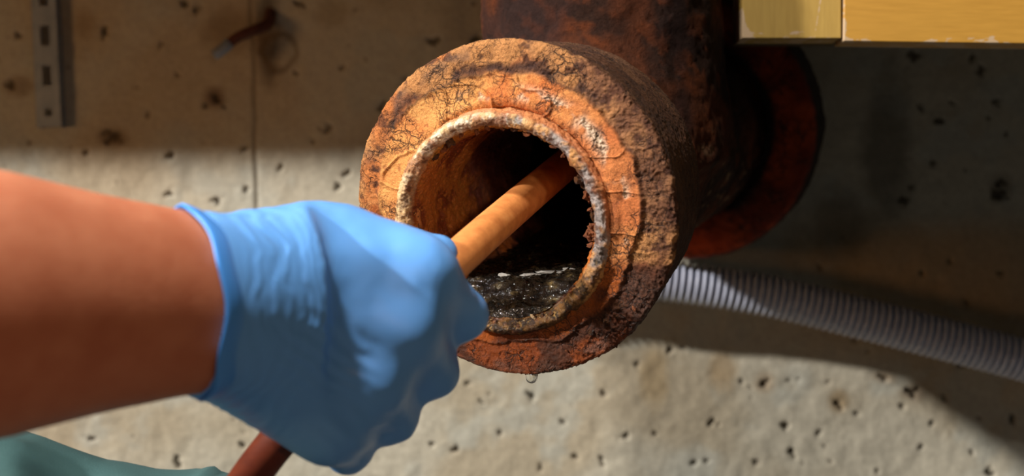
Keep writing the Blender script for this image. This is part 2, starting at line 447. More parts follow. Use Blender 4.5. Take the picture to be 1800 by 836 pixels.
for s_ in [(1270,650,26,40,lin(140,112,70),.55),(1150,660,24,55,lin(150,126,86),.5),(1555,662,28,18,lin(120,92,56),.6),(1473,706,18,20,lin(110,84,40),.6),
           (1607,690,26,16,lin(90,66,44),.5),(470,40,24,110,lin(58,40,26),.75),(410,55,60,40,lin(110,82,48),.5),(585,25,30,30,lin(130,112,80),.4),  # dark upright streak at the hook is its shadow, painted in
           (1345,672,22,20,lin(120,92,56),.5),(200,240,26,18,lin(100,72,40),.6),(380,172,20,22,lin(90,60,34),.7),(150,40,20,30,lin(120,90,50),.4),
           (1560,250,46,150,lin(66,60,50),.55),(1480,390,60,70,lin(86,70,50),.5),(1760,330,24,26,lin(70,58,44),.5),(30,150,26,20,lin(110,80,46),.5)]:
    stain_shade(*s_)
stain_shade(492, 92, 28, 28, lin(84, 64, 40), .55, ring=True)
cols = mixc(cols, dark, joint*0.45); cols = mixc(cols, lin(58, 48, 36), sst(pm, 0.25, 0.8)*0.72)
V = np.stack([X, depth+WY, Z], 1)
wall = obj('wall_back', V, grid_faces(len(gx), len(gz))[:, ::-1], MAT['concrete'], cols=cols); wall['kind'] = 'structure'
wall['label'] = 'pitted grey concrete wall with stains and painted warm brown light behind the pipe'
FZ = -0.58
fl = bobj('floor', box((0, 0.2, FZ-0.02), (3.2, 2.6, 0.04)), MAT['floor']); fl['kind'] = 'structure'

# ------------------------------------------------------------------ rusty drain fitting
A = Vector((0.350, 0.915, 0.200)).normalized()          # axis into the pipe
MC = PX(899, 370, 0.71)                                 # centre of the mouth
zl = -A; yl = (Vector((0, 0, 1))-zl*zl.z).normalized(); xl = yl.cross(zl)
R3 = Matrix((xl, yl, zl)).transposed()
fit = empty('drain_pipe', MC); fit.rotation_euler = R3.to_euler()
tag(fit, 'rusty cast iron drain pipe with a wide flared mouth standing out from the concrete wall', 'pipe')
R3n = np.array(R3); MCn = np.array(MC)
def to_local(Pw): return (Pw-MCn)@R3n
def to_world(Pl): return Pl@R3n.T+MCn

def profile(pts, step):
    p = np.array(pts, float); L = np.r_[0, np.cumsum(np.linalg.norm(np.diff(p, axis=0), axis=1))]
    n = max(int(L[-1]/step), 8); s = np.linspace(0, L[-1], n)
    q = np.stack([np.interp(s, L, p[:, 0]), np.interp(s, L, p[:, 1])], 1)
    for _ in range(3): q[1:-1] = (q[:-2]+2*q[1:-1]+q[2:])/4
    t = np.gradient(q, axis=0); t /= np.linalg.norm(t, axis=1)[:, None]
    return q, np.stack([t[:, 1], -t[:, 0]], 1)
def lathe(q, nrm, nth, ctr=(0, 0)):
    th = np.linspace(0, 2*np.pi, nth, endpoint=False)
    c, s = np.cos(th), np.sin(th)
    V = np.stack([q[:, 0][:, None]*c+ctr[0], q[:, 0][:, None]*s+ctr[1], np.repeat(q[:, 1][:, None], nth, 1)], -1).reshape(-1, 3)
    N = np.stack([nrm[:, 0][:, None]*c, nrm[:, 0][:, None]*s, np.repeat(nrm[:, 1][:, None], nth, 1)], -1).reshape(-1, 3)
    TH = np.tile(th, len(q)); Rr = np.repeat(q[:, 0], nth); S = np.repeat(np.arange(len(q)), nth)
    return V, N, TH, Rr, S, grid_faces(len(q), nth, wrap_v=True)

# --- flared mouth (bell): outer wall, rough broken outer ring, smooth orange inner ring, groove
prof = [(0.055,-0.118),(0.064,-0.103),(0.0745,-0.090),(0.0780,-0.076),(0.0803,-0.045),(0.0838,-0.012),(0.0850,-0.003),(0.0847,0.0004),(0.0834,0.0016),
        (0.0795,0.0026),(0.070,0.0032),(0.064,0.0034),(0.0605,0.0040),(0.0585,0.0050),(0.0560,0.0052),(0.0530,0.0040),(0.0515,0.000),(0.0530,-0.006),(0.0570,-0.016),(0.0570,-0.10)]
q, nn = profile(prof, 0.00048); nn = -nn
V, N, TH, RR, SS, F = lathe(q, nn, 1150)
up = np.sin(TH); rt = np.cos(TH); ul = (0.72*np.sin(TH)-0.69*np.cos(TH))      # ul: toward upper left
front = sst(V[:, 2], -0.006, -0.001)
inn = (SS > np.argmax(q[:, 0]))*1.0                       # everything inside the outermost edge
wig = 0.0026*fbm(np.stack([np.cos(TH), np.sin(TH), RR*0], 1), 3.2, 5, 0.6, off=4.0)+0.0022*ul
rb = 0.0690+wig                                           # ragged border of the two rings
rough = sst(RR, rb-0.0012, rb+0.0012)*front*inn
orange = (1-sst(RR, rb-0.0012, rb+0.0012))*inn*front
big = fbm(V, 60, 4, off=1.0); med = fbm(V, 220, 4, off=3.0); fin = fbm(V, 700, 3, off=6.0)
crk = sst(ridge(V, 95, 2, off=2.5), 0.80, 0.95); crk2 = sst(ridge(V, 210, 2, off=7.7), 0.78, 0.95)
gr = 0.5+0.55*sst(rt+0.1*up+0.4*big, -0.2, 0.7)
disp = rough*(0.00035*big+gr*(0.00030*med+0.00045*fin-0.0006*crk-0.0006*crk2))
disp -= orange*0.0016*(0.35+0.65*sst(rt-0.3*up+0.5*big, -0.3, 0.5))
disp += orange*(0.0007*big+0.00022*med+0.00014*fin-0.0010*sst(ridge(V, 55, 1, off=12.0), 0.93, 0.985)-0.0004*crk2*sst(big, 0.1, 0.5))
edgeline = np.exp(-((RR-rb)/0.0011)**2)*front*inn
disp -= edgeline*0.0011*(0.45+0.7*med)
outer = (1-inn); disp += outer*(0.0004*big+0.00025*med+0.0003*fin)
scab = sst(fbm(V, 130, 3, off=31.0), 0.35, 0.6)*rough; disp += scab*0.00035
hump = front*inn*np.exp(-((RR-0.0585)/0.0016)**2)*sst(fbm(V, 70, 3, off=40), 0.0, 0.5); disp += hump*0.0010
cols = np.tile(lin(84, 50, 28), (len(V), 1))
# outer wall
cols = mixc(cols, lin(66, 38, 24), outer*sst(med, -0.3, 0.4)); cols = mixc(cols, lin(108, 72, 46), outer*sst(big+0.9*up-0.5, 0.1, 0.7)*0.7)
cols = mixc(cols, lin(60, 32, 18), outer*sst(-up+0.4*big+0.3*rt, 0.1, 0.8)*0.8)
# rough ring
tan = mixc(np.tile(lin(182, 126, 74), (len(V), 1)), lin(190, 114, 58), sst(big, -0.3, 0.4))
tan = mixc(tan, lin(138, 96, 66), sst(rt+0.5*up+0.5*big, 0.4, 1.1)*0.85)
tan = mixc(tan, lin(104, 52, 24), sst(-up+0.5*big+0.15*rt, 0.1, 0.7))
tan = mixc(tan, lin(92, 58, 38), sst(rt+0.3*up+0.6*big+0.5*med, 0.5, 1.1)*0.75)
tan = mixc(tan, lin(70, 36, 22), sst(med+0.25*big, 0.12, 0.55)*0.75)
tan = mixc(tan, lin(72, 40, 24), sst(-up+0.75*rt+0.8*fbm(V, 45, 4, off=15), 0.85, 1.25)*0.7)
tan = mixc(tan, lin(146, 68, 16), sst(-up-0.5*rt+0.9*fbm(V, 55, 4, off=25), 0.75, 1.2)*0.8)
cols = mixc(cols, tan, rough)
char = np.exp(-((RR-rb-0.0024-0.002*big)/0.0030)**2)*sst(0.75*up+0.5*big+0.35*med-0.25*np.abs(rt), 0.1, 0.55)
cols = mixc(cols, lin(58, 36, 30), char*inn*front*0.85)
pt = np.exp(-((RR-0.080-0.002*med)/0.0030)**2)*sst(fbm(V, 40, 4, off=50)-0.3*rt, 0.05, 0.4)*rough
cols = mixc(cols, lin(96, 76, 66), pt*0.55)
# orange ring
og = mixc(np.tile(lin(212, 140, 78), (len(V), 1)), lin(202, 116, 58), sst(fbm(V, 50, 4, off=9), -0.2, 0.4))
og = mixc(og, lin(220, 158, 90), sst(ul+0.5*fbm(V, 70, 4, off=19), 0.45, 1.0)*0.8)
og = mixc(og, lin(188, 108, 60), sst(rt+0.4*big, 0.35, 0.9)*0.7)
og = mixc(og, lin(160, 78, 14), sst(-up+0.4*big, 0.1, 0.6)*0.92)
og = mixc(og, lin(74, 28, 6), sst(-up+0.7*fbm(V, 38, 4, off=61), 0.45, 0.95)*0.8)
og = mixc(og, lin(120, 62, 34), sst(med+0.5*fin, 0.45, 0.8)*0.55)
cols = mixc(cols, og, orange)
cols = mixc(cols, lin(70, 40, 24), np.clip(edgeline*sst(fbm(V, 60, 3, off=70), -0.3, 0.3), 0, 1)*0.7)
wd = np.exp(-((RR-0.0600)/0.0030)**2)*sst(fbm(V, 85, 4, off=80)+0.9*np.cos(TH-0.95)-0.75, 0.0, 0.4)*inn*front
cols = mixc(cols, lin(214, 196, 172), wd*0.85); disp += wd*0.0012*(0.6+fin)
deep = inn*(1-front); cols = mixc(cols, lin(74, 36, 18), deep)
wet = sst(-up+0.25*big, 0.45, 0.8)*inn*0.75*sst(med+0.4, -0.2, 0.5)
V2 = V+N*disp[:, None]
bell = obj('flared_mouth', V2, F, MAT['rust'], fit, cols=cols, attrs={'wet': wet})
bell['label'] = 'flared mouth with rough brown rim and flaking orange inner ring'

# --- inner collar with crusted lip and the pipe bore
LC = (-0.0035, -0.0050)
prof = [(0.0576,-0.022),(0.0576,0.002),(0.0568,0.0070),(0.0556,0.0100),(0.0538,0.0116),(0.0516,0.0112),(0.0496,0.0094),(0.0480,0.006),(0.0468,0.000),(0.0470,-0.02),(0.0472,-0.06),(0.0478,-0.10),(0.0484,-0.17)]
q, nn = profile(prof, 0.00045); nn = -nn
V, N, TH, RR, SS, F = lathe(q, nn, 760, LC)
up = np.sin(TH); rt = np.cos(TH); ul = 0.72*up-0.69*rt
big = fbm(V, 70, 4, off=101.0); med = fbm(V, 260, 4, off=103.0); fin = fbm(V, 800, 3, off=106.0)
sn = SS/len(q); bore = (1-sst(V[:, 2], 0.0050, 0.0088))*(SS > np.argmax(q[:, 1]))
lip = 1-bore
disp = lip*(0.0010*big+0.00065*med+0.00040*fin)+bore*(0.0007*big+0.0006*med+0.0003*fin)
teeth = np.exp(-((V[:, 2]-0.004)/0.0035)**2)*(SS > np.argmax(q[:, 1]))        # ragged rust fringe closing the bore a little
ang = np.stack([np.cos(TH), np.sin(TH), TH*0], 1)
fr = np.clip(0.6+1.0*fbm(ang, 9, 5, 0.65, off=7.0), 0, 2)*(0.35+0.65*sst(up+0.55*rt, -0.1, 0.7)+0.3*sst(rt, 0.5, 0.9))
disp += teeth*0.0020*fr*np.clip(0.7+0.9*fbm(V, 420, 3, off=170), 0, 2)
lump = bore*sst(-up-0.4*rt+0.5*big, 0.15, 0.8)*np.exp(-((V[:, 2]+0.050)/0.028)**2); disp += lump*0.0060*np.clip(0.5+0.8*fbm(V, 110, 4, off=160), 0, 1.6)
cols = np.tile(lin(196, 140, 80), (len(V), 1))
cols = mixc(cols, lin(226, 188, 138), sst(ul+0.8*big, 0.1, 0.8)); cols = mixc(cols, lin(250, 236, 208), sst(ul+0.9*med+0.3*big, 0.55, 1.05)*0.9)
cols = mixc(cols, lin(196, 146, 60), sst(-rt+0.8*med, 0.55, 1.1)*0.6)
steel = sst(rt+0.35*up+0.7*big+0.5*med, 0.45, 0.95)*lip
cols = mixc(cols, lin(150, 148, 150), steel*0.85)
cols = mixc(cols, lin(158, 92, 44), sst(fbm(V, 120, 4, off=140), 0.10, 0.45)*lip*0.75)
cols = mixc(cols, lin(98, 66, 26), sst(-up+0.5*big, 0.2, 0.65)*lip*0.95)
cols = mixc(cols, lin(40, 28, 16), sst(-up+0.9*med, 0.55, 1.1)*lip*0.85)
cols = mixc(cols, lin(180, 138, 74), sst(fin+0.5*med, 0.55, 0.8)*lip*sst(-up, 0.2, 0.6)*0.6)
cols = mixc(cols, lin(92, 48, 22), sst(fbm(V, 300, 4, off=150), 0.30, 0.55)*lip*0.7)
side = (1-sst(V[:, 2], 0.003, 0.008))*(SS < np.argmax(q[:, 1])); cols = mixc(cols, lin(168, 98, 54), side*sst(up+rt+big, -0.2, 0.5)*0.8)
upr = (1-sst(V[:, 2], 0.0085, 0.0112))*(SS < np.argmax(q[:, 1]))*sst(up+0.35*rt+0.3*big, 0.0, 0.5)
cols = mixc(cols, lin(206, 132, 78), upr*0.85)
br = mixc(np.tile(lin(186, 104, 38), (len(V), 1)), lin(134, 60, 24), sst(big, -0.2, 0.35))
br = mixc(br, lin(196, 122, 48), sst(fin+0.5*med, 0.35, 0.65)*0.8)
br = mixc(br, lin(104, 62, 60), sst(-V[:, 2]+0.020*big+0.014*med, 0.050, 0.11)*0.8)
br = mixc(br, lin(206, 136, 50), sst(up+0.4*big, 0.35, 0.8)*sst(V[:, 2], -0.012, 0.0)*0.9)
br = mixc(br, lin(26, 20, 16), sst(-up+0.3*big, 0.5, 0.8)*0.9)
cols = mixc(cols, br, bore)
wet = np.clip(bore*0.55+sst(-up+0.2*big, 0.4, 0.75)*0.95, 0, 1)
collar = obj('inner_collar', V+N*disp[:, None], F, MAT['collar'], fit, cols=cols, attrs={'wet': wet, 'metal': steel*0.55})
collar['label'] = 'crusted inner collar with pale mineral deposit and bare grey metal'

# --- tee body and riser
T0 = np.array([0, 0, -0.050]); T1 = np.array([0, 0, -0.36])
riser_w = np.array([0.058, 0.858, 0.045]); riser_dir = np.array([-0.05, 0.0, 1.0]); riser_dir /= np.linalg.norm(riser_dir)
def tee(Pw):
    Pl = to_local(Pw)
    d = cap(Pl, (0, 0, -0.098), (0, 0, -0.315), 0.062, 0.067)
    r = Pw-riser_w; t = r@riser_dir; rr = np.linalg.norm(r-t[:, None]*riser_dir, axis=1)
    rad = 0.0705+0.003*np.clip(t/0.2, 0, 1)
    d2 = np.maximum(rr-rad, np.maximum(-t-0.0, t-0.62))
    d = smin(d, d2, 0.028)
    d = d-0.0012*fbm(Pw, 55, 3, off=200)
    ax = np.hypot(Pl[:, 0], Pl[:, 1]); bore = np.maximum(ax-0.0545, np.maximum(Pl[:, 2]-0.06, -Pl[:, 2]-0.30))
    rb_ = np.maximum(rr-0.058, np.maximum(-t, t-0.55))
    return np.maximum(np.maximum(d, -bore), -rb_)
V, F = surface_nets(tee, (-0.10, 0.73, -0.06), (0.22, 1.04, 0.33), 0.0026)
Nn = normals(V, F); V = laplace(V, F, 2)
b1 = fbm(V, 30, 4, off=210); b2 = fbm(V, 120, 4, off=220)
V = V+Nn*(0.0006*b2+0.0005*fbm(V, 380, 2, off=4))[:, None]
cols = np.tile(lin(74, 38, 20), (len(V), 1)); cols = mixc(cols, lin(42, 24, 16), sst(b1, -0.2, 0.4)); cols = mixc(cols, lin(98, 48, 20), sst(b2, 0.2, 0.6)*0.6)
cols = mixc(cols, lin(40, 26, 24), sst(fbm(V, 18, 3, off=230), 0.1, 0.5)*0.7)
cols = mixc(cols, lin(150, 120, 90), sst(fbm(V, 160, 4, off=240), 0.52, 0.72)*sst(-V[:, 2]+0.08, 0.0, 0.05)*0.6)
tb = obj('tee_body', to_local(V), F, MAT['body'], fit, cols=cols, attrs={'wet': np.zeros(len(V))})
tb['label'] = 'dark rust brown tee body with a thick pipe rising from it'

# --- rear hub at the wall
prof = [(0.058,-0.318),(0.066,-0.312),(0.082,-0.308),(0.0905,-0.309),(0.0935,-0.314),(0.0942,-0.335),(0.0925,-0.350),(0.074,-0.362),(0.070,-0.46)]
q, nn = profile(prof, 0.0010); nn = -nn
V, N, TH, RR, SS, F = lathe(q, nn, 420, (0.010, 0.0))
b1 = fbm(V, 40, 4, off=300); b2 = fbm(V, 170, 4, off=310)
V = V+N*(0.0010*b1+0.0007*b2)[:, None]
cols = np.tile(lin(166, 62, 18), (len(V), 1)); cols = mixc(cols, lin(120, 38, 12), sst(b1, -0.2, 0.4)); cols = mixc(cols, lin(80, 34, 20), sst(b2, 0.25, 0.6)*0.6)
cols = mixc(cols, lin(44, 30, 26), sst(-V[:, 2]+0.003*b1, 0.3105, 0.315))
hub = obj('rear_hub', V, F, MAT['rust'], fit, cols=cols, attrs={'wet': np.zeros(len(V))})
hub['label'] = 'rear hub ring with an orange rusty face near the wall'

# --- loose rust flakes and crumbs on the mouth
def chunk(seed, s):
    import bmesh
    bm = bmesh.new(); bmesh.ops.create_icosphere(bm, subdivisions=2, radius=1.0)
    C = np.array([v.co[:] for v in bm.verts]); n = fbm(C, 1.7, 4, 0.65, off=seed*3.3)
    for v, k in zip(bm.verts, n): v.co = Vector((v.co.x*s[0], v.co.y*s[1], v.co.z*s[2]))*(1+0.85*k)
    me = bpy.data.meshes.new('rust_flake'); bm.to_mesh(me); bm.free()
    return me
def solid_rust(name, c1, c2, r):
    m = M(name); nz = m.noise(500, 5)
    m.p(Base_Color=m.ramp(nz, [(0.35, c1), (0.65, c2)]), Roughness=r, Normal=m.bump(nz, 0.8, 0.0008)); return m.m
fm = [solid_rust('flake_rust', lin(90, 42, 22), lin(170, 96, 44), 0.7), solid_rust('flake_pale', lin(190, 150, 100), lin(228, 204, 168), 0.8),
      solid_rust('flake_dark', lin(36, 22, 16), lin(110, 66, 30), 0.35)]
protos = []
for k in range(9):
    me = chunk(k+1, (1.0, random.uniform(0.5, 0.9), random.uniform(0.4, 0.8))); me.materials.append(fm[k % 3]); protos.append(me)
def flake(deg, r, z, s, kind):
    o = bpy.data.objects.new('rust_flake', protos[(random.randrange(3))*3+kind]); COL.objects.link(o); o.parent = fit
    a = math.radians(deg); o.location = (r*math.cos(a)+LC[0], r*math.sin(a)+LC[1], z); o.scale = (s, s, s)
    o.rotation_euler = (random.uniform(0, 6), random.uniform(0, 6), random.uniform(0, 6))
for deg in (-14, -11, -8, -5, -2, 1, 4, 8, 12, 17, 22, 27):
    flake(deg+random.uniform(-1, 1), 0.0468+random.uniform(-.0006, .0008), random.uniform(0.001, 0.006), random.uniform(0.0016, 0.0030), random.choice((0, 0, 2)))
for deg in (-10, -7, -4): flake(deg, 0.0450, random.uniform(-0.002, 0.002), 0.0027, 0)
for deg in (44, 52, 61, 70, 78, 86, 95, 104, 113, 121, 128, 135):
    flake(deg, 0.0474+random.uniform(-.0006, .0006), random.uniform(0.001, 0.005), random.uniform(0.0014, 0.0026), random.choice((0, 2, 0)))
for k in range(16): flake(random.uniform(22, 62), random.uniform(0.0580, 0.0615), 0.0036, random.uniform(0.0006, 0.0015), 1)
for k in range(14): flake(random.uniform(60, 150), random.uniform(0.0580, 0.063), 0.0030, random.uniform(0.0006, 0.0013), random.choice((0, 1)))
for k in range(18): flake(random.uniform(-125, -40), random.uniform(0.0482, 0.0535), 0.0100, random.uniform(0.0008, 0.0016), random.choice((2, 2, 0, 1)))
for k in range(8): flake(random.uniform(-70, -30), random.uniform(0.07, 0.078), 0.003, random.uniform(0.0009, 0.0018), random.choice((0, 2)))

# --- wet black sludge lying in the bottom of the bore
nx, nz_ = 90, 120
u = np.linspace(-1, 1, nx); t = np.linspace(0.0075, -0.20, nz_)
Ug, Tg = np.meshgrid(u, t, indexing='ij'); Ug = Ug.ravel(); Tg = Tg.ravel()
lev = -0.0335-0.0075*sst(Tg, -0.012, 0.0075); half = np.sqrt(np.clip(0.0478**2-lev**2, 1e-6, None))
Pl = np.stack([Ug*half, lev, Tg], 1)
Pl[:, 1] += 0.0010*fbm(Pl, 150, 4, off=400)+0.0009*fbm(Pl, 420, 3, off=410)
Pl[:, 0] += LC[0]; Pl[:, 1] += LC[1]
# close it downwards
low = Pl.copy(); low[:, 1] = LC[1]-np.sqrt(np.clip(0.0485**2-(Pl[:, 0]-LC[0])**2, 1e-8, None))
Fg = grid_faces(nx, nz_); nV = len(Pl)
ids = np.arange(nV).reshape(nx, nz_); fr_ = ids[:, 0]; sk = np.stack([fr_[:-1], fr_[1:], fr_[1:]+nV, fr_[:-1]+nV], 1)
obj('wet_sludge', np.vstack([Pl, low]), np.vstack([Fg, Fg[:, ::-1]+nV, sk]), MAT['sludge'], fit)['label'] = 'glistening black sludge in the bottom of the bore'
for (fx, fz, sx_, sy_) in [(0.012, -0.030, 0.0085, 0.0022), (0.002, -0.024, 0.005, 0.0014), (-0.012, -0.022, 0.003, 0.0012), (0.020, -0.036, 0.004, 0.0016)]:
    me = chunk(fx*1000+3, (sx_, 0.0009, sy_)); me.name = 'foam_patch'; me.materials.append(MAT['foam'])
    o = bpy.data.objects.new('foam_patch', me); COL.objects.link(o); o.parent = fit; o.location = (fx+LC[0], -0.0333+LC[1], fz)

# --- drop of water hanging under the mouth
ph = np.linspace(0, math.pi, 20); prof_r = 0.0036*np.sin(ph); prof_z = 0.0040*np.cos(ph)
path = np.stack([0*ph, 0*ph, prof_z], 1)
DP = Vector(to_world(np.array([[0.0035, -0.0850, -0.002]]))[0])-Vector((0, 0, 0.0012))
th = np.linspace(0, 2*np.pi, 24, endpoint=False)
Vd = np.stack([prof_r[:, None]*np.cos(th), prof_r[:, None]*np.sin(th), np.repeat(prof_z[:, None]*(1.0), 24, 1)], -1).reshape(-1, 3)
drop = obj('water_drop', Vd, grid_faces(20, 24, wrap_v=True)[:, ::-1], MAT['water'], loc=DP)
tag(drop, 'clear water drop hanging from the lowest point of the rusty pipe mouth', 'drop')

# ------------------------------------------------------------------ gloved hand, forearm
W0 = np.array(PX(342, 532, 0.555)); AX = np.array([0.80, 0.58, -0.02]); AX /= np.linalg.norm(AX)   # arm axis towards the hand
q_ = lambda *a: np.array(PX(*a))
WR = q_(430, 535, 0.580)
MCP = [q_(742, 482, 0.602), q_(712, 575, 0.598), q_(655, 665, 0.597), q_(585, 735, 0.597)]
PIP = [q_(816, 552, 0.632), q_(762, 655, 0.632), q_(692, 736, 0.628), q_(612, 792, 0.622)]
DIP = [q_(776, 540, 0.660), q_(716, 628, 0.662), q_(648, 706, 0.657), q_(575, 770, 0.646)]
TIP = [q_(728, 500, 0.655), q_(668, 590, 0.655), q_(600, 668, 0.652), q_(535, 745, 0.640)]
RAD = [(0.0122, 0.0108, 0.0092, 0.0078), (0.0124, 0.0110, 0.0094, 0.0080), (0.0120, 0.0106, 0.0090, 0.0076), (0.0115, 0.0098, 0.0082, 0.0068)]
def hand(P, g=0.0, cuff=True):
    # palm
    d = None
    base = [q_(455, 470, 0.585), q_(450, 520, 0.582), q_(445, 570, 0.582), q_(440, 610, 0.584)]
    for b, m_, r in zip(base, MCP, (0.0185, 0.0185, 0.0180, 0.0170)):
        c = cap(P, b, m_, r, 0.0135); d = c if d is None else smin(d, c, 0.012)
    d = smin(d, cap(P, q_(400, 620, 0.580), q_(560, 735, 0.602), 0.0195, 0.0165), 0.014)      # heel below the little finger
    d = smin(d, cap(P, q_(440, 440, 0.598), q_(600, 432, 0.615), 0.0170, 0.0165), 0.014)      # ball of the thumb
    d = smin(d, cap(P, q_(560, 440, 0.603), q_(690, 452, 0.607), 0.0175, 0.0140), 0.014)      # web by the first finger
    # fingers
    for k in range(4):
        r = RAD[k]
        f = cap(P, MCP[k], PIP[k], r[0], r[1]); f = smin(f, cap(P, PIP[k], DIP[k], r[1], r[2]), 0.003); f = smin(f, cap(P, DIP[k], TIP[k], r[2], r[3]), 0.003)
        d = smin(d, f, 0.013)
    th_ = smin(cap(P, q_(600, 430, 0.618), q_(715, 440, 0.640), 0.0125, 0.0105), cap(P, q_(715, 440, 0.640), q_(772, 446, 0.648), 0.0102, 0.0088), 0.004)
    d = smin(d, th_, 0.006)
    # wrist
    U = P-W0; t = U@AX
    n2_ = np.array([0, 0, 1.0])-AX*AX[2]; n2_ /= np.linalg.norm(n2_); n1_ = np.cross(AX, n2_)
    e1, e2 = U@n1_, U@n2_
    rz = np.interp(t, [0, 0.012, 0.028, 0.06], [0.0368, 0.0350, 0.0335, 0.036]); rx = np.interp(t, [0, 0.012, 0.028, 0.06], [0.0290, 0.0275, 0.0265, 0.026])
    wri = (np.sqrt((e1/rx)**2+(e2/rz)**2)-1)*0.028
    wri = np.maximum(wri, np.maximum(-t, t-0.045))
    d = smin(d, wri, 0.016)
    return d-g
V, F = surface_nets(lambda P: np.maximum(hand(P), -((P-W0)@AX)), (-0.175, 0.520, -0.125), (0.010, 0.690, 0.035), 0.0013)
V = laplace(V, F, 14); Nn = normals(V, F)
# wrinkles of the thin rubber: rings round the wrist, creases fanning over the back of the hand
t = (V-W0)@AX; ppx = V[:, 0]/V[:, 1]*FPX+900; ppy = 418-V[:, 2]/V[:, 1]*FPX
wn = fbm(V, 40, 3, off=500)
ring = np.sin((t+0.006*wn)*2*np.pi/0.0034)*sst(t, 0.010, 0.02)*(1-sst(t, 0.040, 0.062))*sst(fbm(V, 30, 3, off=520)+0.35, 0.0, 0.5)
ringb = np.sin((t+0.010*wn)*2*np.pi/0.0085)*sst(t, 0.006, 0.014)*(1-sst(t, 0.03, 0.05))
cr_dir = np.array([0.55, 0.0, 0.83])                      # across the diagonal creases
s_ = V@cr_dir
H0 = q_(570, 625, 0.57); hd = np.linalg.norm((V-H0)*np.array([1, 0.6, 1]), axis=1)
crease = np.sin((s_+0.004*wn)*2*np.pi/0.0062)*(1-sst(hd, 0.008, 0.026))
H1 = q_(640, 760, 0.60); hd1 = np.linalg.norm((V-H1)*np.array([1, 0.5, 1]), axis=1)
crease2 = np.sin((V@np.array([0.62, 0, 0.78])+0.003*wn)*2*np.pi/0.009)*(1-sst(hd1, 0.01, 0.03))
V = V+Nn*(0.00012*ring+0.00022*ringb+0.00045*crease+0.0003*crease2+0.0006*wn*sst(t, 0.0, 0.03))[:, None]
glove_data = (V, F)
# forearm with the hand inside the glove: one body
arm_pts = [(-0.30, 0.062, 0.052), (-0.20, 0.058, 0.050), (-0.12, 0.0525, 0.045), (-0.075, 0.0485, 0.040), (-0.04, 0.0415, 0.0335), (-0.012, 0.0372, 0.0290), (0.03, 0.0320, 0.0250)]
def body(P):
    U = P-W0; t = U@AX
    n2_ = np.array([0, 0, 1.0])-AX*AX[2]; n2_ /= np.linalg.norm(n2_); n1_ = np.cross(AX, n2_)
    e1, e2 = U@n1_, U@n2_+0.0
    ts = [p[0] for p in arm_pts]; rz = np.interp(t, ts, [p[1] for p in arm_pts]); rx = np.interp(t, ts, [p[2] for p in arm_pts])
    a = (np.sqrt((e1/rx)**2+(e2/rz)**2)-1)*rx
    a = np.maximum(a, np.maximum(-t-0.29, t-0.032))
    return smin(a, hand(P, -0.0022)+np.where(t < 0.004, 0.02, 0.0), 0.004)
Vb, Fb = surface_nets(body, (-0.42, 0.325, -0.125), (0.010, 0.690, 0.075), 0.0026)
Vb = laplace(Vb, Fb, 8)
person = obj('person', Vb-W0, Fb, MAT['skin'], loc=W0)
tag(person, "person's bare right forearm reaching in, blue gloved fist gripping an orange hose", 'person')
glove = obj('glove', glove_data[0]-W0, glove_data[1], MAT['glove'], person)
glove['label'] = 'thin blue rubber glove stretched over a clenched fist'
# rolled cuff edge, a little flared
n2_ = np.array([0, 0, 1.0])-AX*AX[2]; n2_ /= np.linalg.norm(n2_); n1_ = np.cross(AX, n2_)
nth = 180; th = np.linspace(0, 2*np.pi, nth, endpoint=False)
cp = [(0.0075, 0.0272, 0.0350), (0.005, 0.0291, 0.0368), (0.0028, 0.0299, 0.0376), (0.0005, 0.0306, 0.0383), (-0.0015, 0.0310, 0.0387), (-0.0024, 0.0306, 0.0383), (-0.0020, 0.0298, 0.0375), (0.0005, 0.0290, 0.0366), (0.006, 0.0280, 0.0352)]
rows = []
for (tt, a1, a2) in cp:
    wob = 0.0011*np.sin(3*th+0.6)+0.0007*np.sin(7*th+2)
    lean = 0.004*np.sin(th)                      # cuff edge leans along the arm at the top
    rows.append(W0+AX*(tt+wob-lean)[:, None]+n1_*(a1*np.cos(th))[:, None]+n2_*(a2*np.sin(th))[:, None])
Vc = np.vstack(rows)-W0
obj('cuff', Vc, grid_faces(len(cp), nth, wrap_v=True), MAT['cuff'], glove)['label'] = 'brighter blue rolled glove cuff'

# ------------------------------------------------------------------ orange hose in the fist
hp = [q_(250, 2300, 0.50), q_(300, 1400, 0.52), q_(350, 1080, 0.55), q_(405, 900, 0.592), q_(470, 797, 0.612), q_(560, 700, 0.618), q_(660, 592, 0.627), q_(800, 458, 0.655), q_(905, 365, 0.720), q_(1015, 272, 0.82)]
path, L = spline(hp, 320)
cut = int(np.argmin(np.linalg.norm(path-q_(540, 722, 0.616), axis=1)))
rod = empty('cleaning_hose', Vector(path[cut]))
tag(rod, 'smooth orange brown rubber hose held in the gloved fist and pushed into the pipe', 'hose')
tube_obj('hose_front', path[cut-1:]-path[cut], np.full(320-cut+1, 0.0088), 32, MAT['rod'], rod)
tube_obj('hose_tail', path[:cut+1]-path[cut], np.full(cut+1, 0.0084), 32, MAT['tail'], rod)['label'] = 'tail of the hose below the fist, shade painted in as dark red brown'

# ------------------------------------------------------------------ grey corrugated hose on the wall
HD = 1.035
hp = [q_(930, 640, 1.10), q_(980, 520, 1.06), q_(1060, 485, HD), q_(1187, 494, HD), q_(1348, 519, HD), q_(1479, 550, HD), q_(1672, 599, HD), q_(1800, 633, HD), q_(2000, 690, HD), q_(2250, 780, HD)]
path, L = spline(hp, 2200)
s = np.linspace(0, L, 2200); pit = 0.0052
rad = 0.0139+0.0018*np.tanh(2.2*np.sin(s*2*np.pi/pit))
hose = tube_obj('corrugated_hose', path, rad, 40, MAT['hose'])
tag(hose, 'grey ribbed flexible plastic hose running along the concrete wall from behind the rusty pipe', 'hose')

